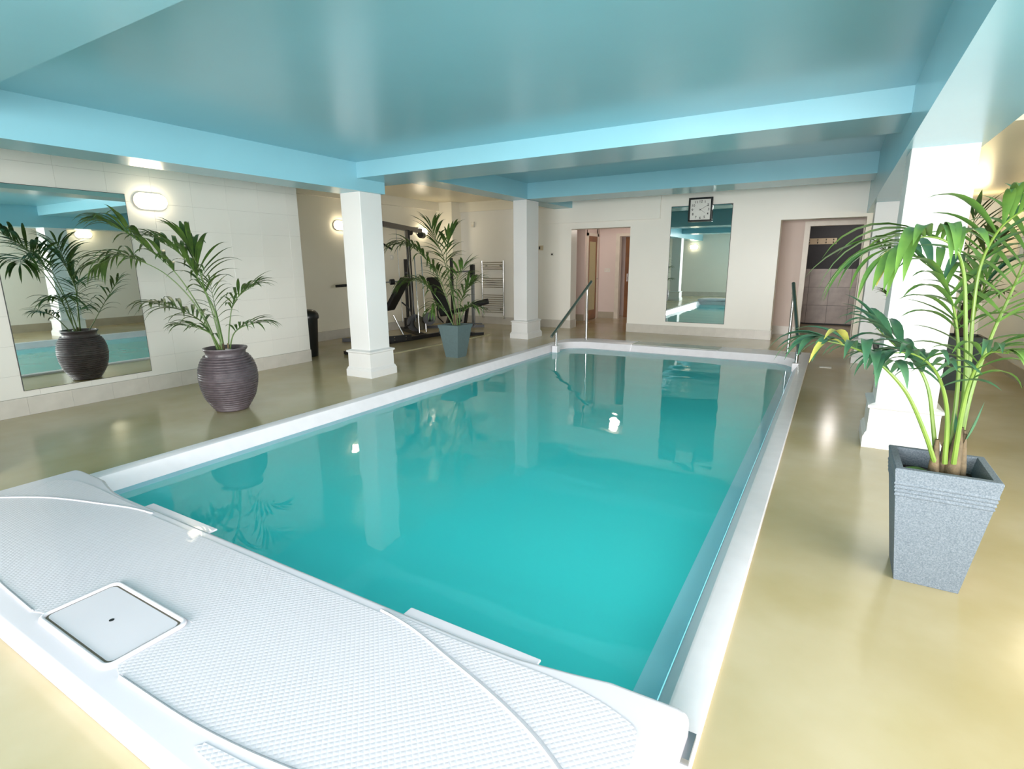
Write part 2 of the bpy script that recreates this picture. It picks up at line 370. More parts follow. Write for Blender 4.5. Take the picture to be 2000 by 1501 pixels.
# rooms beyond the doorways
cr = MB().box(-5.9, -5.24, 12.35, 12.45, 0, 2.4).box(-5.34, -5.24, 12.45, 12.5, 0, 2.4).box(-5.34, -5.24, 13.1, 13.3, 0, 2.4).box(-5.34, -5.24, 12.45, 13.15, 2.07, 2.4)
cr.box(-5.4, -4.78, 13.3, 13.4, 0, 2.4).box(-4.78, -2.2, 13.3, 13.4, 2.06, 2.4).box(-3.7, -2.2, 13.3, 13.4, 0, 2.4).box(-2.3, -2.2, 11.1, 13.3, 0, 2.4).box(-5.9, -5.8, 11.1, 12.4, 0, 2.4)
cr.box(-5.9, -2.2, 11.1, 14.2, 2.4, 2.5).box(-5.9, -3.0, 14.1, 14.2, 0, 2.4).box(-5.9, -5.8, 12.4, 14.1, 0, 2.4)
struct('wall_corridor', cr, m_pink, 'pinkish corridor walls seen through the left doorway')
struct('baseboard_corridor', MB().box(-5.8, -5.24, 12.335, 12.35, 0, .16).box(-5.24, -4.78, 13.285, 13.3, 0, .16), m_bbr)
ch = MB().box(-1.08, -.98, 11.1, 11.8, 0, 2.4).box(-1.08, -.51, 11.8, 11.9, 0, 2.4).box(.35, 1.2, 11.8, 11.9, 0, 2.4).box(-.51, .35, 11.8, 11.9, 2.04, 2.4)
ch.box(.5, .6, 11.1, 11.8, 0, 2.4).box(-1.1, 1.2, 11.1, 14.2, 2.4, 2.5)
struct('wall_lobby', ch, m_pink, 'pale lobby walls inside the right doorway')
cw = struct('wall_changing_room', MB().box(-1.2, 1.4, 14.0, 14.1, 0, 2.4).box(-1.2, -1.1, 11.9, 14.0, 0, 2.4).box(1.1, 1.2, 11.9, 14.0, 0, 2.4), m_char, 'charcoal painted wall above pinkish stone tiles')
tm = MB().box(.003, .397, -.012, 0, .003, .397).mesh('stone_tile', m_stile)
for i in range(5):
    for k in range(3): inst('tile', tm, cw, (-.90+.4*i, 14.0, .03+.4*k))
struct('baseboard_lobby', MB().box(-.98, -.58, 11.785, 11.8, 0, .16), m_btile)
struct('trim_3', MB().box(-.59, -.50, 11.77, 11.92, 0, 2.12).box(.34, .42, 11.77, 11.92, 0, 2.12).box(-.50, .34, 11.77, 11.92, 2.03, 2.12), m_frame, 'white door frame inside the right doorway')
struct('trim_4', MB().box(-5.255, -5.215, 12.44, 12.52, 0, 2.10).box(-5.255, -5.215, 13.08, 13.16, 0, 2.10).box(-5.255, -5.215, 12.44, 13.16, 2.03, 2.10), m_frame, 'pale frame of the glazed corridor door')
struct('trim_5', MB().box(-4.80, -4.70, 13.26, 13.42, 0, 2.10).box(-4.70, -3.7, 13.26, 13.42, 2.03, 2.10), m_frame, 'pale frame of the brown wooden door')
d1 = sempty('door_1', 'brown wooden door with a tall obscured glass pane'); 
MB().box(-5.25, -5.22, 12.52, 12.59, .01, 2.03).box(-5.25, -5.22, 13.01, 13.08, .01, 2.03).box(-5.25, -5.22, 12.59, 13.01, .01, .24).box(-5.25, -5.22, 12.59, 13.01, 1.90, 2.03).build('door_frame', m_wood, d1)
MB().box(-5.24, -5.23, 12.59, 13.01, .24, 1.90).build('glass_pane', m_obsc, d1)
MB().tube([(-5.22, 13.04, 1.0), (-5.17, 13.04, 1.0), (-5.17, 12.95, 1.0)], .009, 8).build('door_handle', m_chrome, d1)
d2 = sempty('door_2', 'narrow view of a brown wooden door at the corridor end')
MB().box(-4.66, -3.78, 13.6, 13.64, .01, 2.02).build('door_leaf', m_wood, d2)
MB().box(-4.60, -4.57, 13.585, 13.60, .92, 1.12).tube([(-4.585, 13.59, 1.02), (-4.585, 13.54, 1.02), (-4.50, 13.54, 1.02)], .009, 8).build('door_handle', m_chrome, d2)

# ------------------------------------------------------------ pool
def rings(lst):
    mb = MB(); n = len(lst[0][0])
    for ring, z in lst: mb.v += [(x, y, z) for x, y in ring]
    for i in range(len(lst)-1):
        for k in range(n): mb.f.append((i*n+k, i*n+(k+1) % n, (i+1)*n+(k+1) % n, (i+1)*n+k))
    return mb
YI = 8.95                                              # far inner edge line of the coping
def inner(d, r): return rrect(PX0+d, PX1-d, PY0+.08, YI-(d-.10), (.01, .01, r, r))
prof = [(outer, -.02), (outer, .016), (rrect(PX0+.006, PX1-.006, PY0+.01, PY1-.006, (.01, .01, .01, .545)), .022),
        (inner(.10, .50), .022), (inner(.112, .49), .016), (inner(.122, .48), -.01), (inner(.165, .45), -.075), (inner(.185, .44), -.13)]
cmb = rings(prof)
pc = sempty('pool_coping', 'white moulded coping around the pool')
# split the far side of the coping into its three moulded sections
secs = {'a': MB(), 'b': MB(), 'c': MB()}
def cut(mb):
    import bmesh
    me = mb.mesh('tmp', None); bm = bmesh.new(); bm.from_mesh(me)
    for xx in (-2.90, -1.50):
        bmesh.ops.bisect_plane(bm, geom=bm.verts[:]+bm.edges[:]+bm.faces[:], plane_co=(xx, 0, 0), plane_no=(1, 0, 0))
    out = []
    for sel in (lambda c: c.x < -2.90, lambda c: -2.90 <= c.x <= -1.50 and c.y > 5, lambda c: c.x > -1.50, lambda c: -2.9 <= c.x <= -1.5 and c.y <= 5):
        b2 = bm.copy(); bmesh.ops.delete(b2, geom=[f_ for f_ in b2.faces if not sel(f_.calc_center_median())], context='FACES')
        bmesh.ops.recalc_face_normals(b2, faces=b2.faces[:])
        m2 = bpy.data.meshes.new('coping_section'); b2.to_mesh(m2); b2.free(); out.append(m2)
    bm.free(); return out
for i, me in enumerate(cut(cmb)):
    me.materials.append(m_cop)
    for p in me.polygons: p.use_smooth = True
    me.set_sharp_from_angle(angle=math.radians(35))
    inst('coping_section', me, pc, (0, 0, 0 if i != 1 else -.004))
MB().box(-2.885, -1.515, 9.02, 9.375, .017, .022).build('coping_infill', m_copmid, pc)
for x in (-2.90, -1.50): MB().box(x-.006, x+.006, 8.97, 9.40, .014, .0245).build('coping_joint', m_copmid, pc)
bas = rings([(inner(.185, .44), -.12), (inner(.27, .38), -.20)])
struct('pool_step', bas, m_step, 'pale blue sloping rim just under the water')
br = [(inner(.27, .38), -.20), (inner(.29, .38), -.98)]
bm_ = rings(br); n_ = len(br[0][0]); bm_.f.append(tuple(range(n_, 2*n_)))
struct('pool_basin', bm_, m_liner, 'aqua lined pool basin')
wt = MB(); rg = inner(.262, .385); wt.v = [(x, y, -.088) for x, y in rg]; wt.f = [tuple(range(len(rg)))]
pw = struct('pool_water', wt, m_water, 'clear turquoise water with a light ripple')
sm = rings([(inner(.172, .445), -.088), (inner(.262, .385), -.088)]).build('shallow_margin', m_shal, pw)
for o in (pw, sm):
    if sum(p.normal.z for p in o.data.polygons) < 0: o.data.flip_normals()
FRONDS = {
 'front': [
  ([(0.452, 2.8, 0.548), (0.399, 2.76, 0.677), (0.314, 2.7, 0.848), (0.226, 2.64, 0.958), (0.136, 2.58, 1.034), (0.051, 2.52, 1.073), (-0.012, 2.48, 1.089)], 11, 0.320, 0.020, 0.48, 1.5),
  ([(0.462, 2.84, 0.536), (0.429, 2.84, 0.706), (0.389, 2.84, 0.871), (0.33, 2.86, 0.974), (0.251, 2.88, 1.04), (0.182, 2.9, 1.106)], 10, 0.310, 0.021, 0.50, 1.2),
  ([(0.513, 2.84, 0.546), (0.518, 2.84, 0.831), (0.477, 2.82, 1.13), (0.436, 2.8, 1.355), (0.376, 2.74, 1.457), (0.278, 2.66, 1.488), (0.191, 2.58, 1.444)], 11, 0.430, 0.022, 0.66, 1.7),
  ([(0.537, 2.88, 0.537), (0.545, 2.9, 0.843), (0.586, 2.95, 1.08), (0.634, 3.0, 1.269), (0.675, 3.05, 1.434), (0.715, 3.1, 1.556)], 11, 0.380, 0.024, 0.46, 1.0),
  ([(0.548, 2.9, 0.533), (0.542, 2.95, 0.855), (0.525, 3.0, 1.158), (0.52, 3.0, 1.373), (0.548, 2.95, 1.515), (0.603, 2.9, 1.587), (0.649, 2.85, 1.599)], 11, 0.380, 0.022, 0.52, 1.2),
  ([(0.484, 2.8, 0.554), (0.464, 2.78, 0.749), (0.427, 2.74, 0.885), (0.37, 2.68, 0.985), (0.29, 2.62, 1.04), (0.202, 2.56, 1.042)], 10, 0.270, 0.018, 0.42, 1.6),
  ([(0.513, 2.8, 0.559), (0.503, 2.76, 0.803), (0.507, 2.72, 0.96), (0.53, 2.66, 1.053), (0.575, 2.6, 1.065)], 8, 0.260, 0.016, 0.45, 1.5),
  ([(0.503, 2.86, 0.537), (0.502, 2.9, 0.815), (0.49, 2.95, 1.007), (0.454, 3.0, 1.199), (0.395, 3.05, 1.329), (0.317, 3.1, 1.407)], 10, 0.340, 0.021, 0.50, 1.3),
  ([(0.531, 2.92, 0.523), (0.54, 2.98, 0.755), (0.538, 3.05, 0.973), (0.552, 3.12, 1.171), (0.588, 3.2, 1.326)], 9, 0.310, 0.021, 0.50, 0.9),
 ],
 'urn': [
  ([(-5.075, 3.06, 0.559), (-5.142, 3.06, 0.955), (-5.218, 3.04, 1.15), (-5.206, 3.0, 1.344), (-5.224, 2.96, 1.509), (-5.274, 2.92, 1.634)], 17, 0.480, 0.020, 0.40, 1.1),
  ([(-5.093, 3.04, 0.56), (-5.166, 2.95, 0.963), (-5.234, 2.8, 1.324), (-5.34, 2.65, 1.539), (-5.367, 2.5, 1.68), (-5.415, 2.4, 1.741)], 17, 0.480, 0.020, 0.42, 1.3),
  ([(-5.076, 3.02, 0.564), (-5.152, 2.9, 1.015), (-5.275, 2.75, 1.302), (-5.416, 2.6, 1.441), (-5.548, 2.48, 1.486), (-5.713, 2.4, 1.421)], 15, 0.440, 0.018, 0.55, 1.7),
  ([(-5.094, 3.02, 0.563), (-5.115, 2.95, 0.819), (-5.259, 2.88, 0.955), (-5.403, 2.8, 1.014), (-5.592, 2.74, 1.051)], 14, 0.400, 0.018, 0.30, 1.4),
  ([(-5.04, 3.08, 0.558), (-5.004, 3.1, 0.809), (-4.965, 3.14, 1.029), (-4.872, 3.2, 1.149), (-4.777, 3.26, 1.206)], 12, 0.350, 0.015, 0.45, 0.9),
  ([(-5.023, 3.08, 0.56), (-4.961, 3.1, 0.737), (-4.886, 3.14, 0.811), (-4.793, 3.2, 0.849), (-4.752, 3.26, 0.855)], 10, 0.310, 0.014, 0.35, 1.1),
  ([(-5.124, 3.1, 0.549), (-5.289, 3.18, 0.785), (-5.473, 3.26, 1.03), (-5.634, 3.34, 1.233)], 10, 0.310, 0.014, 0.40, 1.1),
  ([(-5.009, 3.0, 0.573), (-4.961, 2.9, 0.76), (-5.019, 2.8, 0.84), (-5.082, 2.7, 0.87)], 9, 0.290, 0.014, 0.35, 1.3),
  ([(-5.026, 3.02, 0.568), (-5.064, 2.98, 1.012), (-5.085, 2.9, 1.299), (-5.145, 2.8, 1.506), (-5.262, 2.7, 1.618)], 15, 0.430, 0.017, 0.50, 1.3),
 ],
 'mid': [
  ([(-4.885, 6.64, 0.445), (-5.002, 6.66, 1.057), (-5.158, 6.7, 1.511), (-5.308, 6.72, 1.778), (-5.386, 6.74, 1.932)], 13, 0.480, 0.022, 0.42, 0.8),
  ([(-4.9, 6.62, 0.446), (-5.101, 6.6, 1.058), (-5.296, 6.5, 1.437), (-5.496, 6.4, 1.64), (-5.656, 6.3, 1.678)], 14, 0.520, 0.022, 0.38, 1.6),
  ([(-4.894, 6.6, 0.449), (-5.082, 6.5, 0.835), (-5.234, 6.4, 1.064), (-5.371, 6.3, 1.156), (-5.454, 6.2, 1.128)], 13, 0.480, 0.020, 0.35, 1.5),
  ([(-4.866, 6.64, 0.446), (-4.987, 6.7, 0.979), (-5.132, 6.75, 1.435), (-5.12, 6.8, 1.701), (-5.054, 6.85, 1.873)], 12, 0.450, 0.021, 0.50, 0.9),
  ([(-4.852, 6.66, 0.445), (-4.885, 6.75, 0.824), (-4.825, 6.85, 1.029), (-4.768, 6.95, 1.126)], 12, 0.430, 0.020, 0.35, 1.1),
  ([(-4.828, 6.64, 0.448), (-4.839, 6.6, 0.911), (-4.793, 6.55, 1.176), (-4.641, 6.5, 1.345)], 11, 0.430, 0.020, 0.40, 0.9),
  ([(-4.889, 6.58, 0.451), (-4.992, 6.5, 0.685), (-5.073, 6.4, 0.804), (-5.072, 6.3, 0.758)], 9, 0.370, 0.016, 0.40, 1.5),
  ([(-4.905, 6.68, 0.44), (-4.806, 6.7, 0.676), (-4.681, 6.7, 0.773), (-4.57, 6.7, 0.761)], 9, 0.350, 0.016, 0.35, 1.2),
  ([(-4.925, 6.68, 0.439), (-5.128, 6.75, 0.817), (-5.282, 6.8, 1.126), (-5.473, 6.9, 1.319)], 11, 0.430, 0.017, 0.40, 1.2),
 ],
 'behind_a': [
  ([(1.191, 7.5, 0.679), (1.183, 7.5, 1.118), (1.181, 7.5, 1.438), (1.17, 7.45, 1.697), (1.17, 7.4, 1.847)], 9, 0.440, 0.036, 0.35, 0.4),
  ([(1.208, 7.55, 0.675), (1.271, 7.6, 1.061), (1.349, 7.7, 1.384), (1.463, 7.8, 1.597)], 9, 0.460, 0.034, 0.35, 0.9),
  ([(1.182, 7.5, 0.679), (1.104, 7.55, 1.115), (1.044, 7.6, 1.441), (0.954, 7.7, 1.716)], 9, 0.400, 0.030, 0.40, 0.8),
  ([(1.174, 7.45, 0.683), (1.222, 7.3, 0.916), (1.309, 7.2, 1.055), (1.404, 7.1, 1.087)], 7, 0.260, 0.020, 0.35, 1.0),
 ],
 'behind_b': [
  ([(0.73, 7.5, 0.42), (0.689, 7.5, 0.94), (0.6, 7.5, 1.278), (0.478, 7.45, 1.474), (0.367, 7.4, 1.586)], 8, 0.260, 0.016, 0.45, 1.0),
  ([(0.72, 7.5, 0.42), (0.684, 7.5, 0.71), (0.59, 7.45, 0.941), (0.478, 7.4, 1.055)], 8, 0.220, 0.014, 0.40, 1.0),
  ([(0.754, 7.55, 0.415), (0.776, 7.6, 0.879), (0.79, 7.7, 1.218), (0.818, 7.8, 1.445)], 8, 0.260, 0.016, 0.40, 0.8),
 ],
}

# ------------------------------------------------------------ slide-over cover housing at the near end
sl = thing('pool_cover_housing', 'long white studded moulded bench housing across the near end of the pool', 'pool cover', (-2.2, 1.0, 0))
sl_out = [(-1.965, -.43), (-1.6, -.45), (1.6, -.45), (1.965, -.43), (1.97, .38), (1.965, .42), (1.93, .43), (1.72, .425), (1.60, .40), (1.42, .37), (1.2, .358), (-1.2, .358), (-1.36, .37), (-1.50, .40), (-1.60, .425), (-1.90, .43), (-1.965, .42), (-1.97, .38)]
sb = MB().prism(sl_out, .03, .102).build('deck', m_gel, sl, bevel=.022, segs=4)
MB().prism([(x*.995, y*.96-.01) for x, y in sl_out], .001, .05).build('skirt', m_gel, sl)
for a, b in ((-.98, -.37), (.91, 1.48)):
    MB().box(a, b, .33, .40, .086, .096).build('lip', m_gel, sl, bevel=.004)
MB().box(-1.9, 1.9, .28, .335, .024, .05).build('roller_slot', m_dark, sl)
# studded tread panels between raised ribs
def arc(pts, n=24):
    P = [Vector((*p, 0)) for p in pts]; out = []
    P = [P[0]*2-P[1]]+P+[P[-1]*2-P[-2]]
    for i in range(1, len(P)-2):
        for k in range(n if i == len(P)-3 else n):
            t = k/n; a, b, c, d = P[i-1:i+3]
            out.append(tuple((.5*((2*b)+(-a+c)*t+(2*a-5*b+4*c-d)*t*t+(-a+3*b-3*c+d)*t**3))[:2]))
    out.append(tuple(P[-2][:2])); return out
far_r = arc([(.0, .335), (.83, .318), (1.22, .235), (1.58, .12), (1.86, -.04)], 10)
near_r = arc([(.34, -.36), (.75, -.345), (1.10, -.30), (1.45, -.22), (1.78, -.10)], 10)
cen = far_r+near_r[::-1]
full = [(x, y-.02) for x, y in far_r if x < .86]
cen_poly = [(x, min(y, .31)-.006) for x, y in far_r]+[(x-.01, y+.008) for x, y in near_r[::-1]]+[(.335, -.36), (.275, -.34), (.275, -.088), (-.275, -.088), (-.275, -.34), (-.335, -.36)]
cen_poly += [(-x+.01, y+.008) for x, y in near_r]+[(-x, min(y, .31)-.006) for x, y in far_r[::-1]][:-1]
MB().prism(cen_poly, .1015, .1042).build('tread_panel', m_stud, sl)
for s in (-1, 1):
    p1 = arc([(.86, .325), (1.22, .252), (1.58, .137), (1.80, .02), (1.86, .05), (1.86, .24), (1.80, .30), (1.60, .335), (1.2, .325), (.86, .325)], 5)
    p2 = arc([(.82, -.365), (1.12, -.325), (1.47, -.245), (1.82, -.12), (1.84, -.30), (1.78, -.38), (.90, -.395), (.82, -.365)], 5)
    for p in (p1, p2):
        q = [(s*x, y) for x, y in p[:-1]]
        if s < 0: q = q[::-1]
        MB().prism(q, .1015, .1042).build('tread_panel', m_stud, sl)
    MB().tube([(s*x, y, .1035) for x, y in far_r if x > .8], .0055, 8).build('rib', m_gel, sl, smooth=True)
    MB().tube([(s*x, y, .1035) for x, y in near_r], .0055, 8).build('rib', m_gel, sl, smooth=True)
fr = rrect(-.26, .26, -.365, -.10, (.03, .03, .03, .03), 5)
MB().tube([(x, y, .105) for x, y in fr]+[(*fr[0], .105)], .010, 10, False).build('hatch_rim', m_gel, sl, smooth=True)
MB().prism(rrect(-.25, .25, -.355, -.11, (.025,)*4, 5), .1035, .1055).build('hatch_seat', mat('hatch_shadow_gap', (120, 108, 92), .8), sl)
hl = MB().prism(rrect(-.243, .243, -.348, -.117, (.022,)*4, 5), .104, .1085).build('hatch_lid', m_gel, sl, bevel=.002)
MB().lathe([(0, .0005), (.009, .0005), (.009, 0)], (0, -.235, .1086), 14).build('finger_hole', m_dark, hl)
tk = thing('cover_track', 'short grey metal track end beside the near right corner of the white housing', 'bracket', (-.225, 1.36, 0))
MB().box(-.012, .014, -.05, .05, .023, .045).build('rail', m_alu, tk)
MB().box(-.016, -.012, -.05, .05, .023, .07).build('flange', m_alu, tk)

# ------------------------------------------------------------ mirrors, clock, lights
mr = thing('wall_mirror', 'large frameless mirror on the left tiled wall behind the urn', 'mirror', (WL, 2.53, 1.19))
MB().box(.001, .010, -.575, .575, -.955, .955).build('backing', m_edge, mr)
MB().box(.010, .013, -.57, .57, -.95, .95).build('mirror_glass', m_mirror, mr)
mr = thing('wall_mirror', 'tall narrow mirror between the doorways on the far wall, below the clock', 'mirror', (-2.275, YB, 1.335))
MB().box(-.55, .55, -.010, -.001, -1.09, 1.09).build('backing', m_edge, mr)
MB().prism([(-.543, -1.083), (.543, -1.083), (.543, 1.06), (.52, 1.083), (-.543, 1.083)], -.013, -.010)
pm = MB(); P = [(-.543, -1.083), (.543, -1.083), (.543, 1.05), (.51, 1.083), (-.543, 1.083)]
pm.v = [(x, -.013, z) for x, z in P]+[(x, -.010, z) for x, z in P]
pm.f = [(0, 1, 2, 3, 4), (9, 8, 7, 6, 5)]+[(i, (i+1) % 5, 5+(i+1) % 5, 5+i) for i in range(5)]
pm.build('mirror_glass', m_mirror, mr)

ck = thing('wall_clock', 'square black-framed clock with white dial at the top of the tall mirror', 'clock', (-2.285, YB-.016, 2.34))
h = .215
MB().box(-h, h, -.045, 0, -h, -h+.034).box(-h, h, -.045, 0, h-.034, h).box(-h, -h+.034, -.045, 0, -h+.034, h-.034).box(h-.034, h, -.045, 0, -h+.034, h-.034).build('frame', m_cblk, ck, bevel=.004)
MB().box(-h+.02, h-.02, -.025, -.002, -h+.02, h-.02).build('dial', m_clock, ck)
for k in range(1, 13):
    a = k*PI/6; cx, cz = math.sin(a)*.145, math.cos(a)*.145
    if k in (1, 2, 4, 5, 7, 8, 10, 11): cx *= 1.06; cz *= 1.06
    for q, dg in enumerate(str(k)):
        t = bpy.data.curves.new('numeral', 'FONT'); t.body = dg; t.size = .06; t.align_x = 'CENTER'; t.align_y = 'CENTER'; t.extrude = .0008; t.offset = .001
        to = bpy.data.objects.new('tmp', t); me = bpy.data.meshes.new_from_object(to); bpy.data.objects.remove(to)
        me.materials.clear(); me.materials.append(m_ink)
        inst('numeral', me, ck, (cx+(q-.5)*.034*(len(str(k))-1), -.0265, cz), (PI/2, 0, 0))
def hand(a, L, wd, y):
    d = Vector((math.sin(a), 0, math.cos(a))); MB().obar(Vector((0, y, 0))-d*.03, Vector((0, y, 0))+d*L, wd, .003).build('hand', m_ink, ck)
hand(2*PI*10/60, .155, .010, -.031); hand(2*PI*(4+10/60)/12, .10, .014, -.035)
hb = MB().lathe([(0, .004), (.011, .003), (.011, 0)], (0, 0, 0), 14).build('hub', m_ink, ck); hb.rotation_euler = (PI/2, 0, 0); hb.location = (0, -.036, 0)

def bulkhead(label, loc, rz, s=1.0):
    t = thing('wall_light', label, 'wall light', loc, rz, 'oval bulkhead wall lights')
    def stad(w_, h_, n=10):
        r = h_; out = []
        for c, a0 in ((w_-r, -PI/2), (-(w_-r), PI/2)):
            for k in range(n+1): a = a0+PI*k/n; out.append((c+r*math.cos(a), r*math.sin(a)))
        return out
    def loft(name, levels, m):
        mb = MB(); n = None
        for d, w_, h_ in levels:
            p = stad(w_, h_); n = len(p); mb.v += [(x*s, -d*s, z*s) for x, z in p]
        for i in range(len(levels)-1):
            for k in range(n): mb.f.append((i*n+k, i*n+(k+1) % n, (i+1)*n+(k+1) % n, (i+1)*n+k))
        mb.f.append(tuple(len(mb.v)-n+k for k in range(n))); mb.build(name, m, t, smooth=True)
    loft('base', [(0.001, .175, .088), (.022, .175, .088), (.026, .168, .082)], m_gwhite)
    loft('diffuser', [(.026, .163, .078), (.055, .160, .075), (.072, .148, .063), (.080, .12, .035)], m_lamp)
    return t
bulkhead('lit oval wall light on the tiled left wall, right of the mirror', (WL, 3.35, 2.09), PI/2)
bulkhead('lit oval wall light in the alcove, mostly behind the near left column', (-8.2, 7.51, 2.12), PI/2)
bulkhead('lit oval wall light in the alcove, behind the boom of the exercise machine', (-8.2, 9.87, 2.11), PI/2)
bulkhead('lit oval wall light on the right wall, seen in the left mirror', (WR, 6.12, 2.12), -PI/2)
bulkhead('lit oval wall light on the wall behind the viewer, seen in the far mirror', (-5.2, YF, 2.0), PI)

# ------------------------------------------------------------ pool handrails
def handrail(label, a, b):
    t = thing('pool_handrail', label, 'handrail', (a[0], a[1], 0), 0, 'polished handrails at the far corners of the pool')
    A = Vector((0, 0, 0)); B = Vector((b[0]-a[0], b[1]-a[1], 0))
    MB().tube([(0, 0, -.03), (0, 0, .255)], .024, 14).build('post', m_chrome, t, smooth=True)
    MB().tube([B+Vector((0, 0, .02)), B+Vector((0, 0, .93))], .022, 14).build('post', m_chrome, t, smooth=True)
    d = Vector((B.x, B.y, .93-.255)); u = d.normalized()
    p0 = Vector((0, 0, .285))-u*.17; p1 = B+Vector((0, 0, .965))+u*.17
    MB().tube([p0, p1], .027, 14).build('rail', m_rail, t, smooth=True)
    for p in (Vector((0, 0, .25)), B+Vector((0, 0, .92))):
        MB().tube([p, p+Vector((0, 0, .035))], .029, 12).build('saddle', m_chrome, t, smooth=True)
    for p, z in ((A, -.03), (B, .022)):
        MB().lathe([(.036, z), (.036, z+.008), (.022, z+.014)], (p.x, p.y, 0), 16).build('collar', m_chrome, t)
    MB().box(-.05, .05, -.06, .06, -.12, .026).build('mounting_block', m_cop, t, bevel=.01)
handrail('sloping steel handrail at the far left corner of the pool', (-3.99, 8.24), (-3.83, 9.17))
handrail('sloping steel handrail at the far right corner of the pool', (-.345, 8.33), (-.51, 9.12))
fp = thing('floor_plate', 'small white rectangular plate set in the floor right of the pool', 'floor plate', (.01, 8.3, 0))
MB().box(-.07, .07, -.05, .05, .0005, .004).build('plate', m_gwhite, fp)
for s in (-1, 1): MB().lathe([(0, .0015), (.008, .0015), (.008, 0)], (s*.055, 0, .004), 10).build('screw', m_alu, fp)

# ------------------------------------------------------------ towel radiator, bin, small wall fittings
tr = thing('towel_radiator', 'chrome ladder towel radiator on the alcove end wall', 'radiator', (-6.84, YB, 0))
for s in (-1, 1): MB().tube([(s*.29, -.07, .20), (s*.29, -.07, 1.46)], .018, 12).build('upright', m_chrome, tr, smooth=True)
for z in [1.42, 1.37, 1.32, 1.27, 1.06, 1.01, .96, .91, .86, .68, .63, .58, .53, .48, .43, .38, .33, .28]:
    MB().tube([(-.29, -.07, z), (.29, -.07, z)], .011, 8).build('bar', m_chrome, tr, smooth=True)
for s in (-1, 1):
    for z in (1.345, .355):
        MB().tube([(s*.2, -.06, z), (s*.2, -.001, z)], .018, 10).build('bracket', m_chrome, tr)
    MB().tube([(s*.29, -.07, .21), (s*.29, -.07, .15), (s*.29, -.001, .15)], .013, 8).build('valve', m_chrome, tr)

bn = thing('waste_bin', 'tall black waste bin just past the end of the tiled wall', 'bin', (-6.985, 5.60, 0))
MB().lathe([(0, .0), (.115, .0), (.12, .01), (.155, .58), (.16, .60)], n=32).build('body', m_bin, bn, smooth=True)
MB().lathe([(.172, .585), (.175, .60), (.175, .625), (.165, .665), (.13, .705), (.07, .725), (0, .73)], n=32).build('lid', m_bin, bn, smooth=True)
def fitting(name, label, cat, loc, w_, h_, d_, m, rz=0, extra=None):
    t = thing(name, label, cat, loc, rz); MB().box(-w_/2, w_/2, -d_, -.001, -h_/2, h_/2).build('plate', m, t, bevel=.004)
    if extra: extra(t)
    return t
fitting('control_panel', 'small cream control box on the far wall beside the far left column', 'control box', (-5.61, YB, 1.72), .10, .10, .035, m_pine,
        extra=lambda t: MB().box(-.045, -.01, -.04, -.036, -.03, .03).build('dark_window', m_ink, t))
fitting('thermostat', 'small round white thermostat on the far wall left of the left doorway', 'thermostat', (-5.34, YB, 1.58), .075, .075, .02, m_gwhite,
        extra=lambda t: MB().lathe([(0, .02), (.017, .015), (.02, 0)], (0, 0, 0), 16).build('dial', m_ink, t).__setattr__('matrix_local', Matrix.Translation((0, -.02, 0)) @ Matrix.Rotation(PI/2, 4, 'X')))
fitting('alarm_sensor', 'small white motion sensor high on the alcove end wall', 'sensor', (-7.39, YB, 2.28), .07, .12, .05, m_gwhite,
        extra=lambda t: MB().box(-.025, .025, -.056, -.05, -.045, 0).build('lens', m_frame, t))
fitting('light_switch', 'white double light switch on the corridor wall through the left doorway', 'light switch', (-5.02, 13.3, 1.21), .15, .09, .012, m_gwhite,
        extra=lambda t: [MB().box(x-.015, x+.015, -.018, -.012, -.02, .02).build('rocker', m_frame, t) for x in (-.035, .035)])
kn = thing('blanking_plate', 'round white cap on a square plate on the alcove side wall behind the exercise machine', 'blanking plate', (-8.2, 8.87, 1.54), PI/2)
k_ = MB().lathe([(0, .04), (.03, .035), (.038, .015), (.03, .001)], n=18).build('cap', m_gwhite, kn, smooth=True); k_.rotation_euler = (PI/2, 0, 0)
MB().box(-.05, .05, -.006, -.001, -.05, .05).build('plate', m_gwhite, kn)
hr = thing('coat_rack', 'pale wooden coat rack with dark hooks on the charcoal wall', 'coat rack', (-.36, 14.0, 1.82))
MB().box(-.30, .30, -.022, -.001, -.065, .065).build('board', m_pine, hr, bevel=.004)
for x in (-.22, -.06, .10, .24):
    MB().tube([(x, -.022, .03), (x, -.055, .02), (x, -.07, .045)], .008, 8).tube([(x, -.022, -.01), (x, -.045, -.04), (x, -.06, -.02)], .008, 8).build('hook', m_ink, hr)
pc2 = thing('storage_cabinet', 'pale cream rounded cabinet high on the right wall behind the palm', 'cabinet', (WR-.001, 9.7, 1.72))
MB().box(-.05, 0, -.62, .62, -.28, .28).build('body', m_gwhite, pc2, bevel=.03)
MB().box(-.056, -.048, -.55, .55, -.22, .22).build('front_panel', m_frame, pc2, bevel=.003)

# ------------------------------------------------------------ exercise machines in the alcove
gy = thing('multi_gym', 'black multi gym machine with tall mast, boom and padded backrest', 'exercise machine', (-7.0, 8.0, 0))
def G(mb, name, m, par=gy, **k):
    off = Vector(par.location); mb.v = [tuple(Vector(v)-off) for v in mb.v]; return mb.build(name, m, par, **k)
G(MB().obar((-6.80, 6.88, .04), (-6.66, 8.62, .04), .07, .07), 'base_rail', m_black)
G(MB().obar((-8.0, 8.85, .04), (-6.70, 8.10, .04), .07, .07), 'base_rail', m_black)
G(MB().obar((-6.8, 6.95, .10), (-6.55, 7.5, .10), .012, .10), 'gusset_plate', m_black)
for k in range(3):
    for z in (.075, .125):
        p = Vector((-6.78+.09*k, 6.99+.2*k, z)); G(MB().tube([p+Vector((.008, -.004, 0)), p+Vector((.022, -.010, 0))], .010, 8), 'bolt', m_chrome)
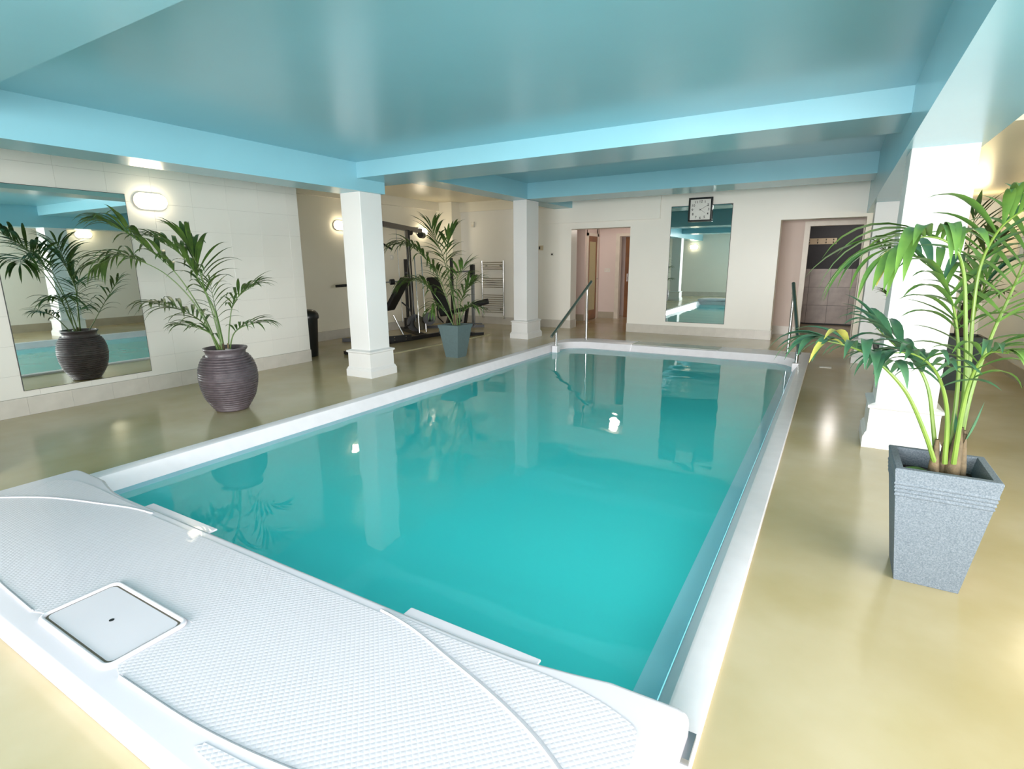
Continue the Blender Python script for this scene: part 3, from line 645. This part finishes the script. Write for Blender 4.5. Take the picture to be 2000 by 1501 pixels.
for k in range(2):
    for z in (.05, .10): G(MB().tube([(-6.63, 8.4+.08*k, z), (-6.615, 8.4+.08*k, z)], .010, 8), 'bolt', m_chrome)
for dx in (0, .055): G(MB().obar((-7.46+dx, 8.60-dx*.8, .05), (-7.52+dx, 8.62-dx*.8, 2.06), .045 if dx == 0 else .05, .06), 'mast', m_black)
G(MB().tube([(-7.36, 8.5, .2), (-7.42, 8.53, 1.9)], .008, 8), 'guide_strip', m_chrome)
G(MB().obar((-7.05, 7.40, 2.10), (-7.95, 9.55, 2.10), .09, .09), 'boom', mat('brown_black_paint', (52, 40, 40), .35))
G(MB().tube([(-7.93, 9.52, 2.02), (-8.0, 9.70, 2.02)], .07, 14), 'boom_end', m_black)
G(MB().tube([(-7.66, 8.9, 2.03), (-7.66, 8.86, 2.03)], .055, 16), 'pulley', m_black)
for y in (8.02, 8.22): G(MB().tube([(-6.80, y, .10), (-6.95, y+.12, 1.55)], .013, 10), 'guide_rod', m_chrome, smooth=True)
G(MB().tube([(-7.1, 7.9, .3), (-7.25, 8.0, 2.05)], .004, 6), 'cable', m_alu); G(MB().tube([(-6.95, 8.1, .3), (-7.35, 8.35, 2.05)], .004, 6), 'cable', m_alu)
G(MB().obar((-6.9, 7.2, .08), (-7.12, 7.45, .85), .06, .06), 'strut', m_black)
G(MB().tube([(-6.66, 7.42, .12), (-6.78, 7.30, .5)], .014, 10), 'strut', m_chrome)
def pad(a, b, w_, th_, name, par): return G(MB().obar(a, b, w_, th_), name, m_vinyl, par, bevel=.025, segs=3)
pad((-6.62, 7.5, 1.16), (-6.99, 7.42, .58), .30, .075, 'backrest', gy)
G(MB().tube([(-6.74, 7.5, .72), (-6.60, 7.52, .62), (-6.54, 7.54, .47), (-6.60, 7.52, .32), (-6.72, 7.5, .26)], .014, 8), 'arm_curve', m_black, smooth=True)
G(MB().tube([(-7.25, 7.55, 1.8), (-7.02, 7.62, 1.66)], .018, 10), 'pull_handle', m_rubber)
for i, (p, r) in enumerate((((-7.25, 8.42, .24), .17), ((-7.02, 8.32, .25), .13), ((-6.75, 8.25, .36), .12))):
    G(MB().tube([Vector(p), Vector(p)+Vector((.06, -.05, 0))], r, 24), 'weight_disc', m_black if i != 1 else mat('worn_disc_rim', (78, 72, 50), .5)).select_set(False)
G(MB().obar((-7.35, 8.5, .24), (-6.60, 8.15, .34), .04, .04), 'disc_axle', m_black)
G(MB().box(-7.55, -7.38, 8.44, 8.62, .10, .32), 'weight_carriage', m_black)
G(MB().obar((-7.75, 6.95, .035), (-7.55, 7.2, .035), .1, .06).obar((-6.6, 5.95, .03), (-6.50, 6.2, .03), .1, .05), 'foot', m_black)
G(MB().tube([(-6.72, 6.95, .04), (-6.50, 5.95, .04)], .02, 8), 'foot_link', m_black)

rk = thing('weight_bench', 'black weight bench with rack uprights, inclined backrest and foam leg roller', 'exercise bench', (-6.8, 9.2, 0))
H = lambda mb, name, m, **k: G(mb, name, m, rk, **k)
H(MB().obar((-7.98, 9.05, .04), (-7.98, 9.05, 1.5), .05, .05), 'rack_upright', m_black)
H(MB().obar((-7.28, 9.75, .04), (-7.28, 9.75, 1.52), .05, .05), 'rack_upright', m_black)
H(MB().obar((-6.83, 9.9, .04), (-6.83, 9.9, 1.28), .055, .055), 'rack_upright', m_alu)
H(MB().box(-6.87, -6.79, 9.86, 9.94, 1.10, 1.38), 'uprights_sleeve', m_black)
for a, b in (((-7.28, 9.72, 1.22), (-7.02, 9.62, 1.22)), ((-6.83, 9.9, 1.24), (-7.18, 9.72, 1.22)), ((-7.98, 9.05, 1.22), (-7.82, 8.9, 1.22))):
    H(MB().obar(a, b, .03, .03), 'bar_hook', m_black)
H(MB().obar((-7.98, 9.05, .04), (-6.65, 10.05, .04), .06, .06), 'base_rail', m_black)
H(MB().obar((-7.3, 9.55, .04), (-6.05, 8.75, .04), .06, .06), 'base_rail', m_black)
H(MB().obar((-6.25, 8.62, .03), (-5.98, 9.0, .03), .06, .05), 'foot', m_black)
H(MB().obar((-6.45, 9.0, .04), (-6.38, 9.05, .55), .05, .05), 'front_post', m_black)
H(MB().obar((-7.0, 9.15, .10), (-6.75, 9.0, .45), .07, .07), 'strut', m_black)
pad((-7.22, 8.98, 1.12), (-6.78, 8.86, .36), .28, .075, 'backrest', rk)
pad((-6.72, 8.86, .43), (-6.30, 8.86, .52), .26, .075, 'seat', rk)
H(MB().obar((-6.34, 8.88, .54), (-6.05, 8.88, .61), .035, .035), 'leg_lever', m_black)
H(MB().tube([(-6.08, 8.80, .60), (-5.80, 8.93, .68)], .055, 16), 'foam_roller', m_rubber, smooth=True)
H(MB().tube([(-6.60, 9.1, .28), (-6.75, 9.02, .14)], .05, 14), 'foam_roller', m_rubber, smooth=True)
H(MB().tube([(-6.95, 8.9, .72), (-7.02, 8.86, .50), (-6.98, 8.84, .32), (-6.85, 8.84, .22)], .014, 8), 'curved_strut', m_black, smooth=True)
H(MB().obar((-6.36, 9.0, .21), (-6.08, 9.12, .21), .025, .025), 'foot_peg', m_black)
bb_ = thing('barbell', 'black ended barbell across the machine beside the near left column', 'barbell', (-7.5, 7.7, 1.05))
G(MB().tube([(-7.93, 7.05, 1.01), (-7.23, 8.30, 1.08)], .013, 10), 'bar', m_alu, bb_, smooth=True)
G(MB().tube([(-7.93, 7.05, 1.01), (-7.72, 7.42, 1.03)], .024, 12), 'grip', m_rubber, bb_, smooth=True)
G(MB().tube([(-7.42, 7.95, 1.06), (-7.38, 8.02, 1.064)], .055, 16), 'collar', m_black, bb_, smooth=True)
st = thing('floor_edging_strip', 'thin pale edging strip on the floor in front of the exercise machines', 'floor trim', (-5.92, 7.6, 0))
MB().obar((-.05, -1.25, .006), (.05, 1.45, .006), .035, .012).build('strip', m_trim, st)

# ------------------------------------------------------------ potted palms
def spline(pts, n=10):
    P = [Vector(p) for p in pts]; P = [P[0]*2-P[1]]+P+[P[-1]*2-P[-2]]; out = []
    for i in range(1, len(P)-2):
        a, b, c, d = P[i-1:i+3]
        for k in range(n):
            t = k/n; out.append(.5*((2*b)+(-a+c)*t+(2*a-5*b+4*c-d)*t*t+(-a+3*b-3*c+d)*t**3))
    out.append(P[-2]); return out
def blade(base, d, up, L, W, droop, ns=8):
    """one leaflet: a V-folded tapering strip that arches under its own weight"""
    mb = MB(); d = d.normalized(); p = Vector(base); step = L/ns; side0 = d.cross(up).normalized()
    for i in range(ns+1):
        t = i/ns
        wd = W*(.22+.78*min(1, t/.42))*(1-max(0, (t-.42)/.58)**1.8) if i < ns else .0006
        sd = d.cross(Vector((0, 0, 1)))
        sd = sd.normalized() if sd.length > .15 else side0
        if sd.dot(side0) < 0: sd = -sd
        side0 = sd
        nrm = sd.cross(d).normalized()
        mb.v += [tuple(p-sd*wd+nrm*wd*.35), tuple(p), tuple(p+sd*wd+nrm*wd*.35)]
        p = p+d*step; d = (d+Vector((0, 0, -1))*droop*(.35+t)*2/ns).normalized()
    for i in range(ns):
        b = i*3; mb.f += [(b, b+1, b+4, b+3), (b+1, b+2, b+5, b+4)]
    return mb
def frond(root, spec, off, lm, sm, r0, rng, lmats=None):
    pts, nl, LL, W, start, droop = spec
    c = [p-off for p in spline(pts)]; m = len(c)
    rad = [r0*(1-.82*i/(m-1)) for i in range(m)]
    st_ = MB().tube(c, rad, 7).build('frond', sm, root, smooth=True)
    i0 = int(start*m)
    for k in range(nl):
        u = k/(nl-1); idx = min(m-2, int(i0+(m-1-i0)*u)); p = c[idx]; t = (c[idx+1]-c[max(0, idx-1)]).normalized()
        s_ = t.cross(Vector((0, 0, 1)))
        if s_.length < .2: s_ = Vector((1, .3, 0))
        s_.normalize(); upv = s_.cross(t).normalized()
        if upv.z < 0: upv = -upv
        env = .62+.38*math.sin(PI*min(1, .15+u*.85))
        for sg in (-1, 1):
            a = math.radians(54-30*u+rng.uniform(-7, 7))
            d = t*math.cos(a)+s_*sg*math.sin(a)+upv*rng.uniform(.10, .42)
            L_ = LL*env*rng.uniform(.85, 1.12)
            mm = lm if rng.random() > .05 or not lmats else lmats
            o = blade(p, d, upv, L_, W*rng.uniform(.8, 1.1), droop*rng.uniform(.5, 1.1)).build('leaflet', mm, st_)
            for pl in o.data.polygons: pl.use_smooth = True
    o = blade(c[-1], c[-1]-c[-3], Vector((0, 0, 1)), LL*.6, W*.7, droop).build('leaflet', lm, st_)
    return st_
def sheath(root, loc, h_, r, lean=(0, 0)):
    p = Vector(loc); q = p+Vector((lean[0], lean[1], h_))
    MB().tube([p, p.lerp(q, .35), p.lerp(q, .7), q], [r, r*.9, r*.62, r*.34], 10).build('sheath', m_sheath, root, smooth=True)
def square_planter(root, z1, h0, h1, m, ribs=False, wall=.03):
    mb = MB(); lv = [(0, h0)]
    sl_ = lambda z: h0+(h1-h0)*z/z1
    if ribs:
        for k in range(4):
            z = z1*(.765+.032*k)
            lv += [(z, sl_(z)), (z+.004, sl_(z)+.004), (z+.010, sl_(z)+.004), (z+.014, sl_(z+.014))]
    else: lv += [(z1*.9, sl_(z1*.9)), (z1*.9, sl_(z1*.9)+.006)]
    lv += [(z1-.006, h1+(.006 if not ribs else 0)), (z1, h1-.004), (z1, h1-wall), (z1-.05, h1-wall-.012), (z1*.6, sl_(z1*.6)-wall)]
    for z, h_ in lv: mb.v += [(-h_, -h_, z), (h_, -h_, z), (h_, h_, z), (-h_, h_, z)]
    for i in range(len(lv)-1):
        for k in range(4): mb.f.append((i*4+k, i*4+(k+1) % 4, i*4+4+(k+1) % 4, i*4+4+k))
    mb.f.append((3, 2, 1, 0))
    mb.build('planter', m, root, bevel=.0025 if ribs else 0)
    zs_ = z1*.86; hh = sl_(zs_)-wall-.008
    MB().box(-hh, hh, -hh, hh, zs_-.03, zs_).build('soil', m_soil, root)
rng = random.Random(3)
# bright palm in the speckled planter, right foreground
p1 = thing('potted_palm', 'bright green palm in a square grey speckled planter in the right foreground', 'potted plant', (.482, 2.86, 0), 0, 'potted palms around the pool')
off = Vector(p1.location)
square_planter(p1, .54, .115, .178, m_plant, ribs=True)
MB().box(-.11, .11, -.10, .10, .455, .470).build('nursery_pot', m_black, p1)
for i, sp in enumerate(FRONDS['front']):
    frond(p1, sp, off, (m_leafB if i in (0, 1, 5) else m_leafA), m_stemA, .010, rng, m_leafY if i in (0, 2) else m_leafB)
for x, y, h_, r in ((-.03, -.055, .19, .022), (.004, -.03, .17, .021), (.03, -.035, .25, .032), (.052, .0, .23, .029), (.02, .03, .18, .024), (.068, -.025, .22, .020)):
    sheath(p1, (x, y, .465), h_, r, (rng.uniform(-.012, .012), 0))
for a, L in ((0.5, .22), (-.6, .16)):
    blade((.05, -.03, .62), Vector((a*.4, -.1, 1)), Vector((0, -1, 0)), L, .018, .05).build('young_leaf', m_leafB, p1)
blade((-.02, -.04, .49), Vector((-1, .1, .25)), Vector((0, 0, 1)), .13, .022, .5).build('young_leaf', m_leafA, p1)
# urn palm on the left
p2 = thing('potted_palm', 'arching palm in a dark ribbed clay urn beside the left mirror', 'potted plant', (-5.05, 3.06, 0), 0, 'potted palms around the pool')
R = [(0, .003), (.135, .003), (.145, .008)]
body = [(0, .145), (.06, .185), (.14, .228), (.24, .253), (.32, .262), (.40, .258), (.47, .238), (.52, .21), (.545, .185)]
def br_(z):
    for (z0, a), (z1, b) in zip(body[:-1], body[1:]):
        if z <= z1: return a+(b-a)*(z-z0)/(z1-z0)
    return body[-1][1]
z = .014
while z < .535:
    r = br_(z); pr = .0055*min(1, z/.1)
    R += [(r, z), (r+pr, z+.006), (r+pr, z+.012), (r, z+.018)]; z += .0235
R += [(.182, .545), (.176, .56), (.178, .585), (.19, .60), (.198, .612), (.196, .622), (.18, .622), (.168, .60), (.16, .55), (.2, .48)]
MB().lathe(R, n=64).build('urn', m_urn, p2, smooth=True)
MB().lathe([(.165, .56), (0, .565)], n=24).build('soil', m_soil, p2)
MB().box(.05, .12, -.03, -.01, .57, .615).build('plant_tag', m_gwhite, p2)
off = Vector(p2.location)
for i, sp in enumerate(FRONDS['urn']): frond(p2, sp, off, m_leafC, m_stemC, .011 if i == 0 else .007, rng)
for x, y in ((-.02, .0), (.02, .02), (0, -.02), (-.04, -.02)): sheath(p2, (x, y, .56), .10, .014)
# mid palm by the alcove
p3 = thing('potted_palm', 'feathery palm in a tapered blue-grey square planter before the exercise machines', 'potted plant', (-4.93, 6.65, 0), 0, 'potted palms around the pool')
square_planter(p3, .5, .112, .185, m_plant2)
off = Vector(p3.location)
for sp in FRONDS['mid']: frond(p3, sp, off, m_leafC, m_stemC, .008, rng)
for x, y in ((-.02, .0), (.03, .02), (0, -.03), (.02, -.01)): sheath(p3, (x, y, .43), .22, .02)
# two palms behind the right column
p4 = thing('potted_palm', 'broad-leaved palm with fibrous trunk in a dark planter, behind the right column', 'potted plant', (1.27, 7.55, 0), 0, 'potted palms around the pool')
square_planter(p4, .60, .12, .17, m_dplant)
off = Vector(p4.location)
for sp in FRONDS['behind_a']: frond(p4, sp, off, m_leafC, m_stemC, .014, rng)
MB().tube([(-.03, 0, .5), (-.03, 0, .75), (0, 0, .95), (.05, 0, 1.15)], [.05, .06, .055, .03], 12).build('trunk', mat('dark_palm_trunk', (62, 50, 42), .9, nscale=30, bump=.8, bscale=50), p4, smooth=True)
p5 = thing('potted_palm', 'thin-leaved palm in a dark planter, peeping out left of the right column', 'potted plant', (.64, 7.5, 0), 0, 'potted palms around the pool')
square_planter(p5, .43, .11, .17, m_dplant)
off = Vector(p5.location)
for sp in FRONDS['behind_b']: frond(p5, sp, off, m_leafC, m_stemC, .006, rng)
